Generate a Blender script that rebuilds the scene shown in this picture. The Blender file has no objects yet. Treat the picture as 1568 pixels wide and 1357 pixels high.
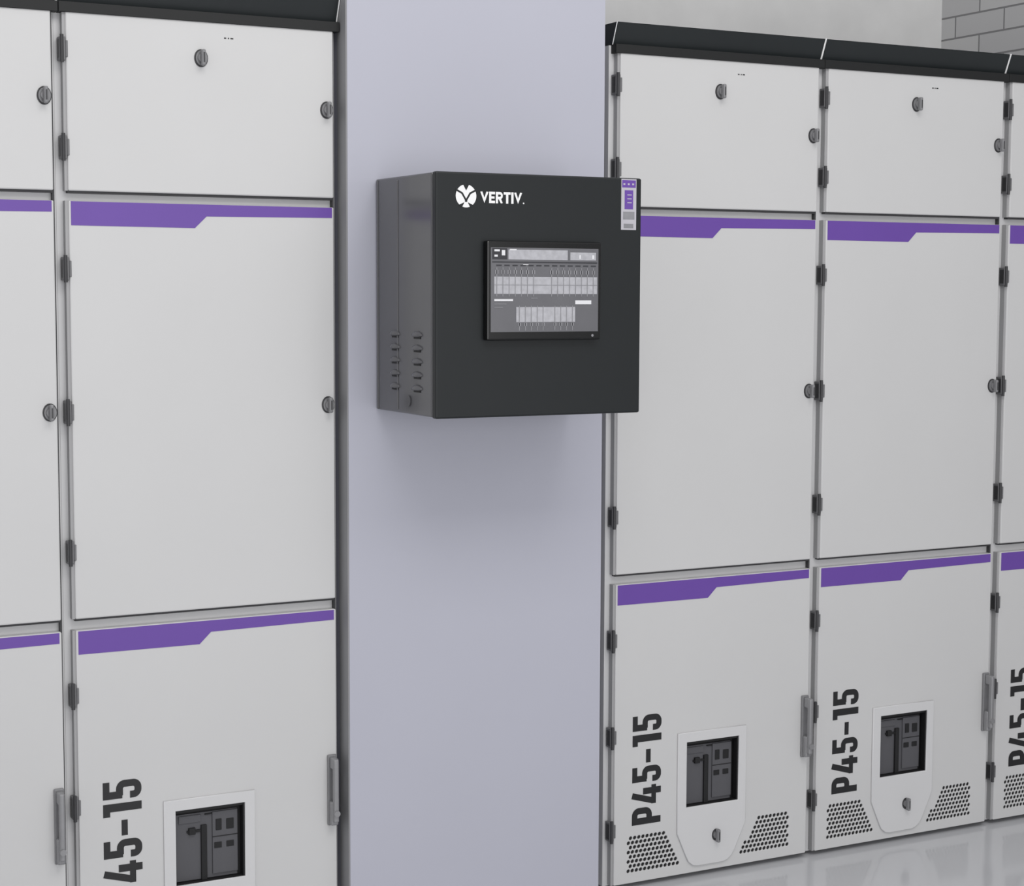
import bpy, bmesh, math
from mathutils import Matrix, Vector
scene=bpy.context.scene
scene.view_settings.view_transform='Standard'
COL=bpy.context.collection

def s2l(c):
    return tuple(((v/255)/12.92 if v/255<=.04045 else ((v/255+.055)/1.055)**2.4) for v in c)+(1,)
def mat(name,rgb,rough=.5,metal=0,spec=.5,noise=0,nscale=5,bump=0,bscale=200,emis=0,coat=0):
    m=bpy.data.materials.new(name);m.use_nodes=True;nt=m.node_tree;b=nt.nodes['Principled BSDF']
    c=s2l(rgb);b.inputs['Base Color'].default_value=c;b.inputs['Roughness'].default_value=rough
    b.inputs['Metallic'].default_value=metal;b.inputs['Specular IOR Level'].default_value=spec
    if coat: b.inputs['Coat Weight'].default_value=coat;b.inputs['Coat Roughness'].default_value=.1
    tc=nt.nodes.new('ShaderNodeTexCoord')
    if noise:
        n=nt.nodes.new('ShaderNodeTexNoise');n.inputs['Scale'].default_value=nscale;n.inputs['Detail'].default_value=5
        r=nt.nodes.new('ShaderNodeValToRGB')
        r.color_ramp.elements[0].position=.3;r.color_ramp.elements[1].position=.7
        r.color_ramp.elements[0].color=tuple(v*(1-noise) for v in c[:3])+(1,)
        r.color_ramp.elements[1].color=tuple(min(1,v*(1+noise)) for v in c[:3])+(1,)
        nt.links.new(tc.outputs['Object'],n.inputs['Vector']);nt.links.new(n.outputs['Fac'],r.inputs['Fac']);nt.links.new(r.outputs['Color'],b.inputs['Base Color'])
    if bump:
        n=nt.nodes.new('ShaderNodeTexNoise');n.inputs['Scale'].default_value=bscale;n.inputs['Detail'].default_value=3
        u=nt.nodes.new('ShaderNodeBump');u.inputs['Strength'].default_value=bump;u.inputs['Distance'].default_value=.001
        nt.links.new(tc.outputs['Object'],n.inputs['Vector']);nt.links.new(n.outputs['Fac'],u.inputs['Height']);nt.links.new(u.outputs['Normal'],b.inputs['Normal'])
    if emis:
        b.inputs['Emission Color'].default_value=c;b.inputs['Emission Strength'].default_value=emis
    return m
M=dict(
 door=mat('powder_coat_white',(208,208,208),.42,noise=.012,nscale=3,bump=.03,bscale=350),
 frame=mat('frame_white',(208,208,209),.45,noise=.012,nscale=3),
 plate=mat('plate_white',(214,214,215),.35,noise=.01,nscale=4),
 purple=mat('purple_vinyl',(106,72,163),.42,noise=.02,nscale=5),
 cap=mat('charcoal_paint',(31,36,38),.42,noise=.06,nscale=4),
 band=mat('black_band',(14,16,17),.6,noise=.05),
 edge_shade=mat('door_edge_shade_grey',(165,165,166),.6,noise=.04),  # shade of the door's left edge, as a grey colour
 dark=mat('gap_shade',(62,62,64),.7,noise=.05),  # shade in the door gaps, as a dark colour
 hinge=mat('hinge_metal',(115,115,117),.45,metal=.15,noise=.08,nscale=30),
 hpin=mat('hinge_pin',(60,60,62),.4,metal=.1,noise=.05),
 lock=mat('lock_zinc',(132,132,134),.4,metal=.2,noise=.08,nscale=30),
 lockd=mat('lock_dark',(62,62,64),.4,metal=.2,noise=.05),
 handle=mat('handle_zinc',(146,146,148),.35,metal=.3,noise=.06,nscale=20),
 ink=mat('black_lettering',(28,28,30),.45,noise=.05),
 black=mat('recess_black',(20,20,22),.6,noise=.05),
 breaker=mat('breaker_grey',(86,86,90),.45,noise=.04,nscale=10),
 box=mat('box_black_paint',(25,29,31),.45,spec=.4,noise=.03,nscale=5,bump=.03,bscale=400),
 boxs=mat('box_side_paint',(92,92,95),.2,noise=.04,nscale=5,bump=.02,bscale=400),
 bezel=mat('bezel_black',(8,9,10),.2,noise=.05),
 white=mat('white_print',(242,242,242),.4,noise=.01,emis=.03),
 label=mat('label_grey',(190,188,195),.4,noise=.03,nscale=60),
 scr=mat('screen_grey',(100,100,104),.3,noise=.06,nscale=12,emis=.09),
 scrm=mat('screen_mid',(136,136,140),.3,noise=.1,nscale=60,emis=.09),
 scrl=mat('screen_light',(170,170,175),.3,noise=.12,nscale=90,emis=.14),
 scrw=mat('screen_white',(212,212,215),.3,noise=.02,nscale=80,emis=.2),
 scrd=mat('screen_dark',(50,50,55),.3,noise=.1,nscale=80,emis=.03),
 pier=mat('pier_lavender_paint',(187,188,200),.55,noise=.012,nscale=2,bump=.05,bscale=120),
 pier_shade=mat('pier_shade_grey',(145,145,147),.6,noise=.06,nscale=3),  # shade of the pier's left face, as a grey colour
)
def link(o,parent=None,m=None):
    COL.objects.link(o)
    if parent: o.parent=parent
    if m is not None and not o.data.materials: o.data.materials.append(m)
    return o
def mesh_from_bm(bm,name,smooth=False):
    bmesh.ops.recalc_face_normals(bm,faces=bm.faces)
    me=bpy.data.meshes.new(name);bm.to_mesh(me);bm.free()
    if smooth:
        for p in me.polygons:p.use_smooth=True
    return me
def bm_box(bm,x0,x1,y0,y1,z0,z1,bev=0,seg=2):
    r=bmesh.ops.create_cube(bm,size=1)
    for v in r['verts']:
        v.co=Vector((x0+(v.co.x+.5)*(x1-x0),y0+(v.co.y+.5)*(y1-y0),z0+(v.co.z+.5)*(z1-z0)))
    if bev:
        es=set(e for v in r['verts'] for e in v.link_edges)
        bmesh.ops.bevel(bm,geom=list(es),offset=bev,segments=seg,affect='EDGES',profile=.5)
def bm_cyl(bm,cx,cz,r,y0,y1,n=24,sx=1,sz=1):
    q=bmesh.ops.create_cone(bm,cap_ends=True,segments=n,radius1=r,radius2=r,depth=1)
    for v in q['verts']:
        v.co=Vector((cx+v.co.x*sx,y0+(v.co.z+.5)*(y1-y0),cz+v.co.y*sz))
def bm_poly(bm,pts,y):
    f=bm.faces.new([bm.verts.new((p[0],y,p[1])) for p in pts]);return f
def bm_prism(bm,pts,y0,y1):
    a=[bm.verts.new((p[0],y0,p[1])) for p in pts];b=[bm.verts.new((p[0],y1,p[1])) for p in pts]
    bm.faces.new(a);bm.faces.new(b[::-1])
    for i in range(len(pts)):
        j=(i+1)%len(pts);bm.faces.new((a[i],b[i],b[j],a[j]))
def box_mesh(name,dims,m,bev=0):
    bm=bmesh.new()
    if dims and not isinstance(dims[0],(tuple,list)): dims=[dims]
    for d in dims: bm_box(bm,*d,bev=bev)
    me=mesh_from_bm(bm,name);me.materials.append(m);return me
def round_rect(x0,x1,z0,z1,r,n=5):
    P=[]
    for cx,cz,a0 in ((x1-r,z1-r,0),(x0+r,z1-r,90),(x0+r,z0+r,180),(x1-r,z0+r,270)):
        for i in range(n+1):
            a=math.radians(a0+90*i/n);P.append((cx+r*math.cos(a),cz+r*math.sin(a)))
    return P
def curve_plate(name,outer,holes,y0,y1,m,bev=.0015):
    c=bpy.data.curves.new(name,'CURVE');c.dimensions='2D';c.fill_mode='BOTH'
    for pl in [outer]+holes:
        s=c.splines.new('POLY');s.points.add(len(pl)-1)
        for i,p in enumerate(pl): s.points[i].co=(p[0],p[1],0,1)
        s.use_cyclic_u=True
    c.extrude=(y1-y0)/2-bev;c.bevel_depth=bev;c.bevel_resolution=1;c.offset=-bev
    o=bpy.data.objects.new(name,c);COL.objects.link(o)
    dg=bpy.context.evaluated_depsgraph_get();dg.update()
    me=bpy.data.meshes.new_from_object(o.evaluated_get(dg));me.name=name
    bpy.data.objects.remove(o)
    me.transform(Matrix(((1,0,0,0),(0,0,-1,(y0+y1)/2),(0,1,0,0),(0,0,0,1))))
    me.materials.clear();me.materials.append(m);return me
SK=[0]
def stroke(bm,pts,w,T,y):
    SK[0]=(SK[0]+1)%7; y=y-SK[0]*.00004
    n=len(pts);L=[];R=[]
    for i in range(n):
        p=Vector(pts[i])
        d0=(Vector(pts[i])-Vector(pts[i-1])).normalized() if i>0 else None
        d1=(Vector(pts[i+1])-Vector(pts[i])).normalized() if i<n-1 else None
        if d0 is None:d0=d1
        if d1 is None:d1=d0
        t=(d0+d1).normalized();nn=Vector((-t.y,t.x));k=w/2/max(.3,nn.dot(Vector((-d0.y,d0.x))))
        L.append(p+nn*k);R.append(p-nn*k)
    for i in range(n-1):
        bm_poly(bm,[T(L[i]),T(L[i+1]),T(R[i+1]),T(R[i])],y)
def arc(cx,cy,r,a0,a1,n=6):
    return [(cx+r*math.cos(math.radians(a0+(a1-a0)*i/n)),cy+r*math.sin(math.radians(a0+(a1-a0)*i/n))) for i in range(n+1)]
G={
'P':(.5,[([(.1,0),(.1,1)],.2),([(.1,.905)]+arc(.27,.765,.14,90,0)+arc(.27,.54,.14,0,-90)+[(.1,.40)],.19)]),
'4':(.57,[([(.30,1),(.09,.28)],.18),([(.0,.25),(.57,.25)],.16),([(.40,0),(.40,.62)],.19)]),
'5':(.5,[([(.04,.915),(.47,.915)],.17),([(.12,1),(.12,.5)],.19),([(.1,.57)]+arc(.27,.44,.13,90,0)+arc(.27,.22,.13,0,-90)+arc(.22,.21,.12,270,180)+[(.10,.30)],.18)]),
'-':(.4,[([(.0,.45),(.4,.45)],.16)]),
'1':(.36,[([(.25,0),(.25,1)],.21),([(.24,.91),(.02,.91)],.18)]),
}
def label_mesh():
    bm=bmesh.new();x=0;tot=sum(G[c][0] for c in 'P45-15')+.09*5
    sc=.298/tot;H=.090
    for ch in 'P45-15':
        w,S=G[ch]
        for pts,sw in S:
            stroke(bm,[(p[0]+x,p[1]) for p in pts],sw,lambda p:(.145-p[1]*H,.160+p[0]*sc),-.0006)
        x+=w+.09
    me=mesh_from_bm(bm,'lettering');me.materials.append(M['ink']);return me

# ---------- shared cabinet parts (local x, door left edge = 0) ----------
W=.629
def perf():
    holes=[];p=.0130
    row=0;z=.037
    while z<.138:
        off=(row%2)*p/2
        xl=.046+off
        t=(z-.032)/.107
        while xl<.209-.048*t: holes.append((xl,z));xl+=p
        xr=.566-off
        while xr>.404+.066*t: holes.append((xr,z));xr-=p
        z+=p*.98;row+=1
    R=.0055
    return [[(hx+R*math.cos(math.radians(a)),hz+R*math.sin(math.radians(a))) for a in range(0,360,45)] for hx,hz in holes]
parts=[]
parts.append(('body',box_mesh('body',[(-.0220,.6390,.022,.90,0,2.207)],M['frame'])))
parts.append(('door_upper',box_mesh('door_upper',(0,W,0,.02,1.798,2.2),M['door'],.003)))
parts.append(('door_middle',box_mesh('door_middle',(0,W,0,.02,.839,1.776),M['door'],.003)))
hole=[(.222,.187),(.395,.187),(.395,.370),(.222,.370)]
parts.append(('door_lower',curve_plate('door_lower',round_rect(0,W,.004,.813,.003,2),[hole]+perf(),0,.02,M['door'],.0012)))
plate_o=[(.196,.395),(.196,.120),(.226,.052),(.234,.036),(.248,.025),(.262,.022),(.345,.022),(.360,.026),(.374,.037),(.384,.052),(.418,.125),(.418,.395)]
parts.append(('window_plate',curve_plate('window_plate',plate_o,[[(.224,.189),(.393,.189),(.393,.368),(.224,.368)]],-.006,-.0002,M['plate'],.0015)))
# window cavity
parts.append(('window_cavity',box_mesh('window_cavity',[(.222,.225,.001,.0215,.187,.37),(.389,.395,-.003,.0215,.187,.37),(.222,.395,.001,.0215,.187,.19),(.222,.395,-.002,.0215,.362,.37),(.222,.395,.0200,.0215,.187,.37)],M['black'])))
parts.append(('breaker_panel',box_mesh('breaker_panel',[(.225,.380,.015,.0202,.191,.352),(.236,.29,.012,.016,.33,.348),(.318,.380,.011,.016,.2,.35)],M['breaker'],.001)))
parts.append(('breaker_details',box_mesh('breaker_details',[(.290,.304,.009,.016,.19,.322),(.260,.276,.008,.016,.302,.318),(.256,.300,.011,.016,.306,.312),(.326,.340,.009,.016,.305,.332),(.352,.370,.009,.016,.305,.33),(.322,.340,.009,.016,.262,.276),(.352,.370,.009,.016,.262,.276),(.318,.38,.0095,.016,.289,.291),(.300,.318,.011,.016,.345,.348)],M['black'],.0008)))
parts.append(('vent_backing',box_mesh('vent_backing',[(.034,.219,.0035,.017,.025,.142),(.398,.580,.0035,.017,.025,.142)],M['black'])))
parts.append(('door_edge_shade',box_mesh('door_edge_shade',[(-.007,.0,.004,.022,.004,.813),(-.007,.0,.004,.022,.839,1.776),(-.007,.0,.004,.022,1.798,2.19)],M['edge_shade'])))  # added strips that paint the shaded left edge of each door
parts.append(('dark_gap_fill',box_mesh('dark_gap_fill',[(.0,W,.006,.022,1.793,1.799),(.0,W,.006,.022,.834,.84),(W-.001,W+.004,.010,.022,.004,2.19)],M['dark'])))  # dark strips paint the shade in the gaps below and beside doors
for i,zt in enumerate((1.776,.812)):
    bm=bmesh.new();bm_prism(bm,[(.005,zt-.001),(.005,zt-.054),(.288,zt-.055),(.316,zt-.028),(.624,zt-.025),(.624,zt-.001)],-.0008,.001)
    me=mesh_from_bm(bm,'stripe');me.materials.append(M['purple']);parts.append(('purple_stripe_%d'%(i+1),me))
parts.append(('lettering',label_mesh()))
# cap
def extrude_x(bm,prof,x0,x1):
    a=[bm.verts.new((x0,y,z)) for y,z in prof];b=[bm.verts.new((x1,y,z)) for y,z in prof]
    bm.faces.new(a);bm.faces.new(b[::-1])
    for i in range(4):
        j=(i+1)%4;bm.faces.new((a[i],b[i],b[j],a[j]))
bm=bmesh.new()
extrude_x(bm,[(-.007,2.264),(.016,2.209),(.9,2.209),(.9,2.264)],-.0155,.6435)
bmesh.ops.bevel(bm,geom=bm.edges[:],offset=.0015,segments=2,affect='EDGES')
me=mesh_from_bm(bm,'top_cap');me.materials.append(M['cap']);parts.append(('top_cap',me))
bm=bmesh.new()
extrude_x(bm,[(-.008,2.265),(.015,2.2085),(.3,2.2085),(.3,2.265)],.6425,.6450)
extrude_x(bm,[(-.008,2.265),(.015,2.2085),(.017,2.2085),(-.006,2.265)],-.0160,-.0143)
me=mesh_from_bm(bm,'cap_joint');me.materials.append(M['white']);parts.append(('cap_joint',me))
parts.append(('cap_band',box_mesh('cap_band',[(-.0155,.6445,-.004,.03,2.186,2.209)],M['band'],.001)))  # near-black band below the cap fascia
# locks
def bm_lock(bmA,bmB,x,z,s=1):
    bm_cyl(bmA,x,z,.0125*s,-.006,.0,24,1,1.25)
    bm_cyl(bmA,x,z,.009*s,-.012,-.006,20)
    bm_box(bmA,x-.0042*s,x+.0042*s,-.024,-.010,z-.017*s,z+.017*s,bev=.003)
    bm_box(bmB,x-.0015,x+.0015,-.0248,-.023,z-.011,z+.011)
    bm_cyl(bmB,x,z,.0150*s,-.0018,.0,24,1,1.25)
A=bmesh.new();B=bmesh.new()
for x,z in ((.307,2.105),(.612,2.003),(.612,1.308),(.321,.101)): bm_lock(A,B,x,z,1.08)
me=mesh_from_bm(A,'quarter_turn_locks');me.materials.append(M['lock']);parts.append(('quarter_turn_locks',me))
me=mesh_from_bm(B,'lock_slots');me.materials.append(M['lockd']);parts.append(('lock_slots',me))
# hinges
A=bmesh.new();B=bmesh.new()
for z in (2.107,1.893,1.626,1.307,.991,.664,.405,.152):
    bm_box(A,-.015,-.001,-.003,.022,z-.026,z+.026,bev=.002)
    bm_box(A,-.001,.004,-.0025,.004,z-.018,z+.018,bev=.001)
    q=bmesh.ops.create_cone(B,cap_ends=True,segments=14,radius1=.0042,radius2=.0042,depth=.060)
    for v in q['verts']: v.co+=Vector((-.010,-.005,z))
    bm_box(B,-.0158,-.0145,.0,.016,z-.02,z+.02)
me=mesh_from_bm(A,'hinges');me.materials.append(M['hinge']);parts.append(('hinges',me))
me=mesh_from_bm(B,'hinge_pins');me.materials.append(M['hpin']);parts.append(('hinge_pins',me))
# handle
A=bmesh.new();B=bmesh.new()
bm_box(B,.604,.627,-.008,.0,.282,.457,bev=.003)
bm_box(A,.606,.625,-.024,-.008,.285,.345,bev=.004)
bm_box(A,.609,.622,-.036,-.022,.295,.452,bev=.004)
bm_box(A,.608,.623,-.030,-.008,.425,.452,bev=.003)
bm_cyl(A,.6155,.318,.0075,-.040,-.030,18)
me=mesh_from_bm(A,'handle_lever');me.materials.append(M['handle']);parts.append(('handle_lever',me))
me=mesh_from_bm(B,'handle_base');me.materials.append(M['lock']);parts.append(('handle_base',me))
bm=bmesh.new()
for i,(dx,w) in enumerate(((0,.005),(.009,.003),(.015,.007))):
    bm_poly(bm,[(.362+dx,2.152),(.362+dx+w,2.152),(.362+dx+w,2.155),(.362+dx,2.155)],-.0006)
me=mesh_from_bm(bm,'rating_marks');me.materials.append(M['ink']);parts.append(('rating_marks',me))

for x0 in (2.4015,3.0629,3.7243,.9837,.3223,-.3391):
    e=bpy.data.objects.new('switchgear_cabinet',None);e.location=(x0,0,0);COL.objects.link(e)
    for n,me in parts:
        o=bpy.data.objects.new(n,me);link(o,e)

# ---------- control box ----------
e=bpy.data.objects.new('wall_mounted_control_box',None);COL.objects.link(e)
bx0,bx1,bz0,bz1,yf,yb=1.7051,2.2388,1.2942,1.8444,-.3715,-.0352
def part(n,me): return link(bpy.data.objects.new(n,me),e)
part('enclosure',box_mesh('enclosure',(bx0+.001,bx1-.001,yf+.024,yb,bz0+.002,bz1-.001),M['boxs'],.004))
part('dark_gap_fill',box_mesh('gask',(bx0+.006,bx1-.006,yf+.018,yf+.026,bz0+.007,bz1-.006),M['black']))
part('door',box_mesh('door',(bx0,bx1,yf,yf+.020,bz0,bz1),M['box'],.004))
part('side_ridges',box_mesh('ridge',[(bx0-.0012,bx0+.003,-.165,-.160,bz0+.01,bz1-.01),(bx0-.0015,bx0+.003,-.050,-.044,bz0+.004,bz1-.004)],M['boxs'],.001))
bm=bmesh.new();B=bmesh.new()
for yc in (-.148,-.272):
    for k in range(5):
        z=1.478-.0305*k
        q=bmesh.ops.create_uvsphere(bm,u_segments=20,v_segments=12,radius=1)
        for v in q['verts']: v.co=Vector((bx0+.001+v.co.x*.010,yc+v.co.y*.025,z+(v.co.z*.011 if v.co.z>0 else v.co.z*.003)))
        bm_box(B,bx0-.0004,bx0+.002,yc-.018,yc+.018,z-.007,z-.002)
me=mesh_from_bm(bm,'louvers',True);me.materials.append(M['boxs']);part('louvers',me)
me=mesh_from_bm(B,'louver_slots');me.materials.append(M['black']);part('louver_slots',me)
bm=bmesh.new();q=bmesh.ops.create_cone(bm,cap_ends=True,segments=28,radius1=.013,radius2=.012,depth=.003)
for v in q['verts']: v.co=Vector((bx0-.0005+v.co.z,-.225+v.co.x,1.327+v.co.y))
me=mesh_from_bm(bm,'knockout');me.materials.append(M['boxs']);part('knockout',me)
# screen
part('screen_bezel',box_mesh('bez',(1.823,2.119,yf-.020,yf+.002,1.469,1.693),M['bezel'],.004))
ys=yf-.0203
sx0,sx1,sz0,sz1=1.832,2.111,1.488,1.678
def SX(px): return sx0+(px-752)/(916-752)*(sx1-sx0)
def SZ(py): return sz1-(py-380)/(508-380)*(sz1-sz0)
def quads(name,L,m,dy):
    bm=bmesh.new()
    for a,b,c,d in L: bm_poly(bm,[(SX(a),SZ(b)),(SX(c),SZ(b)),(SX(c),SZ(d)),(SX(a),SZ(d))],ys-dy)
    me=mesh_from_bm(bm,name);me.materials.append(m);part(name,me)
quads('screen',[(752,380,916,508)],M['scr'],0)
quads('screen_header',[(778,383,868,398),(872,386,912,398)],M['scrl'],.0004)
quads('screen_header_icons',[(754,381,776,398)],M['scrd'],.0004)
quads('screen_titles',[(757,383,765,386),(757,391,762,394),(768,384,773,392),(780,382,790,384),(886,390,888,396),(906,390,909,396),(757,458,785,461),(880,460,905,466),(800,405,808,406)],M['scrw'],.0008)
L=[(754,401,914,403)]+[(760+i*12,406,768+i*12,408) for i in range(13)]
quads('screen_menu_row',L,M['scrd'],.0004)
L=[(757,424,914,450),(790,470,880,493)]
quads('screen_diagram_bands',L,M['scrl'],.0004)
L=[]
for i in range(17):
    x=760+i*9.2
    if i in(7,8):continue
    L+=[(x,410,x+1.2,454),(x-2,414,x+3,420)]
for i in range(10):
    if i==5: continue
    x=794+i*9;L+=[(x,468,x+1.2,506),(x-1.5,494,x+3,499)]
quads('screen_diagram_lines',L,M['scrm'],.0008)
quads('screen_footer_marks',[(757,465,775,466),(757,470,770,471),(757,436,914,437),(812,456,822,457)],M['scrm'],.001)
bm=bmesh.new();bm_cyl(bm,2.096,1.4785,.003,yf-.0215,yf-.02,12);me=mesh_from_bm(bm,'bezel_button');me.materials.append(M['scrm']);part('bezel_button',me)
# label sticker
part('label',box_mesh('label',(2.183,2.224,yf-.0008,yf+.001,1.724,1.842),M['label']))
part('label_purple',box_mesh('labelp',[(2.185,2.222,yf-.0012,yf,1.822,1.839),(2.192,2.215,yf-.0012,yf,1.772,1.816)],M['purple']))
part('label_text',box_mesh('labelt',[(2.188+.012*i,2.193+.012*i,yf-.0016,yf,1.828,1.832) for i in range(3)]+[(2.199,2.211,yf-.0016,yf,1.786+.009*i,1.788+.009*i) for i in range(3)],M['label']))
part('label_barcode',box_mesh('labelb',[(2.188,2.219,yf-.0012,yf,1.748,1.766),(2.190,2.216,yf-.0012,yf,1.728,1.738)],M['scrm']))
# logo
cx,cz=1.7795,1.7915
bm=bmesh.new();bm_cyl(bm,cx,cz,.0255,yf-.0008,yf,40);me=mesh_from_bm(bm,'logo_disc');me.materials.append(M['white']);part('logo_disc',me)
bm=bmesh.new();I=lambda p:(cx+p[0],cz+p[1])
stroke(bm,[(-.026,.014),(-.010,.006),(0,-.010),(.010,.006),(.026,.014)],.0042,I,yf-.0011)
stroke(bm,[(0,-.006),(0,-.013)],.006,I,yf-.0011)
bm_poly(bm,[I((-.0085,.027)),I((.0085,.027)),I((0,.012))],yf-.0012)
bm_poly(bm,[I((-.018,-.020)),I((-.011,-.0265)),I((-.004,-.014))],yf-.0012)
bm_poly(bm,[I((.018,-.020)),I((.011,-.0265)),I((.004,-.014))],yf-.0012)
me=mesh_from_bm(bm,'logo_mark');me.materials.append(M['box']);part('logo_mark',me)
bm=bmesh.new()
GL={'V':(.95,[([(.12,1.02),(.475,.08),(.83,1.02)],.26)]),
'E':(.72,[([(.13,0),(.13,1)],.26),([(.0,.89),(.70,.89)],.22),([(.0,.5),(.64,.5)],.2),([(.0,.11),(.70,.11)],.22)]),
'R':(.85,[([(.13,0),(.13,1)],.26),([(.13,.89)]+arc(.5,.68,.21,90,-90)+[(.13,.47)],.22),([(.42,.47),(.70,-.03)],.26)]),
'T':(.82,[([(.0,.89),(.82,.89)],.22),([(.41,0),(.41,1)],.27)]),
'I':(.27,[([(.135,0),(.135,1)],.27)])}
x=0;tot=sum(GL[c][0] for c in 'VERTIV')+.07*5;sc=.106/tot
for ch in 'VERTIV':
    w,S=GL[ch]
    for pts,sw in S: stroke(bm,[(p[0]+x,p[1]) for p in pts],sw,lambda p:(1.815+p[0]*sc,1.777+min(1,max(0,p[1]))*.0255),yf-.0006)
    x+=w+.07
bm_cyl(bm,1.925,1.7785,.0018,yf-.0008,yf,10)
me=mesh_from_bm(bm,'logo_lettering');me.materials.append(M['white']);part('logo_lettering',me)

# ---------- room ----------
def room(name,dims,m): return link(bpy.data.objects.new(name,box_mesh(name,dims,m)))
def plaster():
    return mat('plaster',(226,226,225),.7,noise=.06,nscale=5,bump=.3,bscale=40)
def brick():
    m=bpy.data.materials.new('grey_brick');m.use_nodes=True;nt=m.node_tree;b=nt.nodes['Principled BSDF']
    tc=nt.nodes.new('ShaderNodeTexCoord');sp=nt.nodes.new('ShaderNodeSeparateXYZ');cb=nt.nodes.new('ShaderNodeCombineXYZ')
    nt.links.new(tc.outputs['Object'],sp.inputs[0]);nt.links.new(sp.outputs['Y'],cb.inputs['X']);nt.links.new(sp.outputs['Z'],cb.inputs['Y'])
    k=nt.nodes.new('ShaderNodeTexBrick');nt.links.new(cb.outputs[0],k.inputs['Vector'])
    k.inputs['Scale'].default_value=1;k.inputs['Brick Width'].default_value=.25;k.inputs['Row Height'].default_value=.078
    k.inputs['Mortar Size'].default_value=.0035;k.inputs['Mortar Smooth'].default_value=.2;k.inputs['Bias'].default_value=0
    k.inputs['Color1'].default_value=s2l((196,196,196));k.inputs['Color2'].default_value=s2l((186,186,187));k.inputs['Mortar'].default_value=s2l((130,130,131))
    nt.links.new(k.outputs['Color'],b.inputs['Base Color']);b.inputs['Roughness'].default_value=.75
    u=nt.nodes.new('ShaderNodeBump');u.inputs['Strength'].default_value=.6;u.inputs['Distance'].default_value=.006;u.invert=True
    nt.links.new(k.outputs['Fac'],u.inputs['Height']);nt.links.new(u.outputs['Normal'],b.inputs['Normal'])
    return m
room('wall_back',(-3,4.49,1.2,1.35,-.01,3.4),plaster())
room('wall_right',(4.49,4.64,-5.5,1.35,-.01,3.4),brick())
pier=room('wall_pier',(1.634,2.334,-.035,1.199,-.01,3.4),M['pier'])
t=room('pier_side_shade',(1.6305,1.634,-.034,.02,-.009,3.39),M['pier_shade'])  # thin grey slab paints the shade on the pier's left side
fl=mat('polished_floor',(200,201,204),.12,noise=.02,nscale=2,spec=.6)
room('floor',(-3,4.64,-5.5,1.35,-.06,-.01),fl)

# ---------- light ----------
w=bpy.data.worlds.new('w');scene.world=w;w.use_nodes=True
w.node_tree.nodes['Background'].inputs[0].default_value=(.975,.975,1,1);w.node_tree.nodes['Background'].inputs[1].default_value=.68
def area(name,loc,target,sx,sy,power,col=(1,1,1)):
    l=bpy.data.lights.new(name,'AREA');l.shape='RECTANGLE';l.size=sx;l.size_y=sy;l.energy=power;l.color=col
    o=bpy.data.objects.new(name,l);o.location=loc;o.rotation_euler=(Vector(target)-Vector(loc)).to_track_quat('-Z','Y').to_euler();COL.objects.link(o)
area('ceiling_light_panel',(1.6,-3.0,4.2),(1.6,0,1.2),3.0,1.4,56,(1,.985,.96))
area('front_fill_light',(1.6,-6.5,1.3),(2.0,0,.2),6.0,2.2,80,(1,1,1))  # added fill behind the camera to brighten the lower doors

# ---------- camera ----------
th,ph,ro,F,h=0.4819,0.0858,0.0037,2750.3,1.5861
f=Vector((math.sin(th)*math.cos(ph),math.cos(th)*math.cos(ph),-math.sin(ph)))
r=Vector((math.cos(th),-math.sin(th),0));u=r.cross(f)
c,s=math.cos(ro),math.sin(ro);r,u=c*r+s*u,-s*r+c*u
cd=bpy.data.cameras.new('camera');cd.sensor_width=36;cd.lens=F/1568*36
co=bpy.data.objects.new('camera',cd);COL.objects.link(co)
m=Matrix((r,u,-f)).transposed().to_4x4();m.translation=Vector((0,-4.0,h));co.matrix_world=m
scene.camera=co
